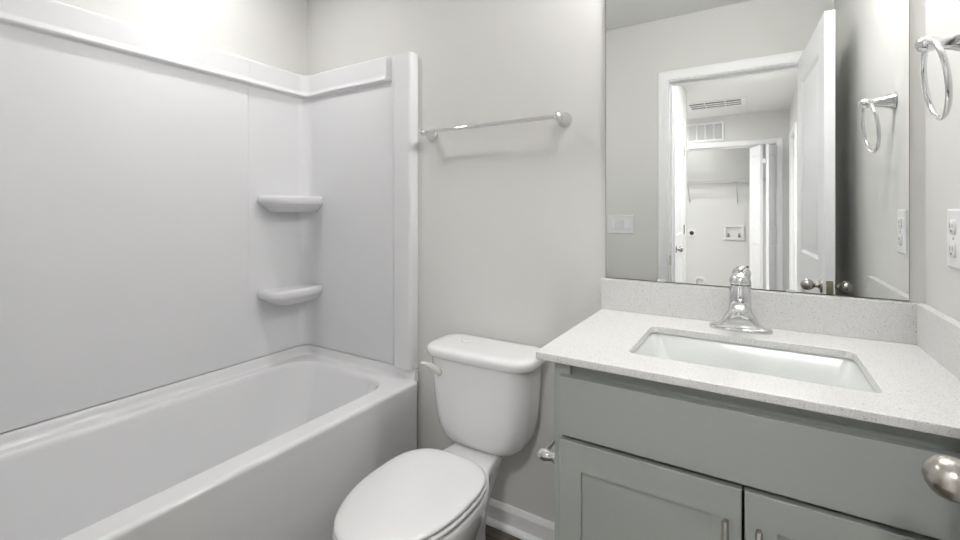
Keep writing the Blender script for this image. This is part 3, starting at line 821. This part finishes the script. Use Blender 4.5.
# ------------------------------------------------------------------ hall fittings seen in the mirror
gr = thing('return_air_grille', 'white return air grille above the laundry closet, seen in the mirror', 'vent', (-.62, HY, 2.23))
GX0, GX1, GZ0, GZ1 = -.935, -.316, 2.125, 2.365
bm = NB()
nC = 6; cw = (GX1 - GX0 - .02) / nC
for x0, x1, z0, z1 in ((GX0, GX1, GZ0, GZ0 + .022), (GX0, GX1, GZ1 - .022, GZ1), (GX0, GX0 + .022, GZ0 + .022, GZ1 - .022), (GX1 - .022, GX1, GZ0 + .022, GZ1 - .022)):
    box(bm, x0, x1, HY, HY + .012, z0, z1)
for i in range(1, nC):
    x = GX0 + .01 + cw * i; box(bm, x - .006, x + .006, HY, HY + .010, GZ0 + .022, GZ1 - .022)
obj('frame', bm, 'trim', gr, bev=.0015)
bm = NB()
n = 22
for i in range(n):
    z = GZ0 + .026 + (GZ1 - GZ0 - .052) * i / (n - 1)
    loft(bm, [[(GX0 + .02 + (GX1 - GX0 - .04) * k, HY + y, z + dz_) for y, dz_ in ((.001, .003), (.008, -.003), (.009, -.002), (.002, .004))] for k in (0, 1)])
obj('louvers', bm, 'trim', gr)
bm = NB(); box(bm, GX0 + .015, GX1 - .015, HY + .0003, HY + .0012, GZ0 + .015, GZ1 - .015); obj('filter', bm, 'filter', gr)

cv = thing('ceiling_vent', 'white ceiling vent with long dark slots in the hall, seen in the mirror', 'vent', (-.4, -2.6, ZC))
VX, VXe, VY0, VY1 = -.665, -.067, -2.80, -2.43
bm = NB()
box(bm, VX, VX + .045, VY0, VY1, ZC - .012, ZC); box(bm, VXe - .045, VXe, VY0, VY1, ZC - .012, ZC)
box(bm, VX + .045, VXe - .045, VY0, VY0 + .035, ZC - .012, ZC); box(bm, VX + .045, VXe - .045, VY1 - .035, VY1, ZC - .012, ZC)
obj('frame', bm, 'trim', cv, bev=.002)
for i in (1, 2):
    yy = VY0 + .035 + (VY1 - VY0 - .07) * i / 3
    bm = NB(); box(bm, VX + .045, VXe - .045, yy - .020, yy + .020, ZC - .011, ZC - .004); obj('blade', bm, 'trim', cv)
for k in (1, 2):
    xx = VX + (VXe - VX) * k / 3; bm = NB(); box(bm, xx - .006, xx + .006, VY0 + .035, VY1 - .035, ZC - .004, ZC - .002); obj('bar', bm, 'trim', cv)
bm = NB(); box(bm, VX + .04, VXe - .04, VY0 + .03, VY1 - .03, ZC - .0015, ZC - .0003); obj('duct_shade_sheet', bm, 'shade_backing', cv)  # dark sheet paints the duct's shade; the ceiling is not cut

wb = thing('washer_outlet_box', 'white recessed washer valve box on the closet wall, seen in the mirror', 'outlet box', (-.235, CY, .925))
WX0, WX1, WZ0, WZ1 = -.362, -.108, .822, 1.032
bm = NB()
for q in ((WX0, WX1, WZ0, WZ0 + .035), (WX0, WX1, WZ1 - .032, WZ1), (WX0, WX0 + .034, WZ0 + .035, WZ1 - .032), (WX1 - .034, WX1, WZ0 + .035, WZ1 - .032)):
    box(bm, q[0], q[1], CY, CY + .028, q[2], q[3])
obj('frame', bm, 'plate', wb, bev=.003)
bm = NB(); box(bm, WX0 + .03, WX1 - .03, CY + .0005, CY + .003, WZ0 + .03, WZ1 - .03); obj('box_back', bm, 'hall', wb)
for x in (-.300, -.170):
    bm = NB(); lathe(bm, (x, CY + .002, .872), (0, 1, 0), [(0, .018), (.014, .018), (.016, .012), (.03, .012)], 16); lathe(bm, (x, CY + .020, .872), (0, 0, 1), [(0, .009), (.03, .009), (.034, .016), (.040, .016)], 14)
    obj('valve', bm, 'nickel', wb)
do = thing('dryer_outlet', 'white dryer outlet plate with a dark round socket, seen in the mirror', 'outlet', (-.775, CY, .905))
Tq = lambda s, z, d: (-.775 + s, CY + d, .905 + z)
bm = NB(); plate(bm, Tq, .118, .122); obj('cover_plate', bm, 'plate', do, ang=25)
bm = NB(); lathe(bm, Tq(0, 0, .005), (0, 1, 0), [(0, .030), (.006, .030), (.007, .026)], 24); obj('socket', bm, 'slot', do)
dv = thing('dryer_vent', 'round white dryer vent collar low on the closet wall, seen in the mirror', 'vent', (-.665, CY, .20))
bm = NB(); lathe(bm, (-.665, CY, .20), (0, 1, 0), [(0, .075), (.008, .074), (.012, .058), (.055, .054), (.055, .050), (.015, .048)], 32); obj('collar', bm, 'plate', dv, ang=40)

ws = thing('wire_shelf', 'white wire shelf across the laundry closet, seen in the mirror', 'shelf', (-.6, CY + .15, 1.66))
SZ = 1.66; SXa, SXb = -1.495, .360
bm = NB()
for y, z in ((CY + .012, SZ), (CY + .16, SZ - .003), (CY + .305, SZ), (CY + .308, SZ - .035)):
    lathe(bm, (SXa, y, z), (1, 0, 0), [(0, .0045), (SXb - SXa, .0045)], 8)
obj('rail', bm, 'wire', ws)
bm = NB()
x = SXa + .02
while x < SXb:
    lathe(bm, (x, CY + .008, SZ + .004), (0, 1, 0), [(0, .0018), (.300, .0018)], 6)
    lathe(bm, (x, CY + .308, SZ + .004), (0, 0, -1), [(0, .0018), (.039, .0018)], 6)
    x += .0254
o = obj('cross_wires', bm, 'wire', ws); o['kind'] = 'stuff'
for x in (-.80, -.19):
    bm = NB(); tube(bm, [(x, CY + .300, SZ - .006), (x, CY + .006, SZ - .30)], .0075, 8); box(bm, x - .008, x + .008, CY, CY + .006, SZ - .33, SZ - .27)
    obj('support_brace', bm, 'wire', ws)

# ------------------------------------------------------------------ lamps
def downlight(x, y, m, label, rad=.062):
    t = thing('recessed_light', label, 'ceiling light', (x, y, ZC))
    bm = NB(); lathe(bm, (x, y, ZC - .0005), (0, 0, -1), [(0, rad + .022), (.006, rad + .020), (.009, rad + .006), (.006, rad + .001), (.003, rad)], 40, cap1=False); obj('trim_ring', bm, 'trim', t, ang=50)
    bm = NB(); lathe(bm, (x, y, ZC - .002), (0, 0, -1), [(0, rad), (.0015, rad)], 40); obj('lens', bm, m, t)
downlight(-1.66, .90, 'can', 'round recessed ceiling light over the bathtub', .043)
downlight(.10, -.98, 'fill_door', 'round unseen ceiling light added outside the door as fill', .13)
downlight(-1.35, -2.65, 'fill_hall', 'round unseen ceiling light added at the left end of the hall as fill')
downlight(-.75, -3.80, 'fill_closet', 'round unseen ceiling light added inside the laundry closet as fill')
vl = thing('vanity_light', 'three bulb vanity light on the wall above the mirror', 'wall light', (-.047, YB, 2.22))
bm = NB(); box(bm, -.335, .205, YB - .028, YB - .0005, 2.175, 2.265); obj('back_plate', bm, 'chrome', vl, bev=.006)
for x in (-.215, -.065, .085):
    bm = NB(); lathe(bm, (x, YB - .028, 2.22), (0, -1, 0), [(0, .03), (.01, .03), (.014, .018), (.040, .018), (.052, .026)], 24); obj('socket', bm, 'chrome', vl, ang=50)
    bm = NB(); lathe(bm, (x, YB - .080, 2.22), (0, -1, 0), [(0, .014), (.006, .016), (.016, .023), (.027, .0255), (.037, .0255), (.048, .021), (.056, .012), (.059, .004)], 28); obj('bulb', bm, 'bulb', vl, ang=60)
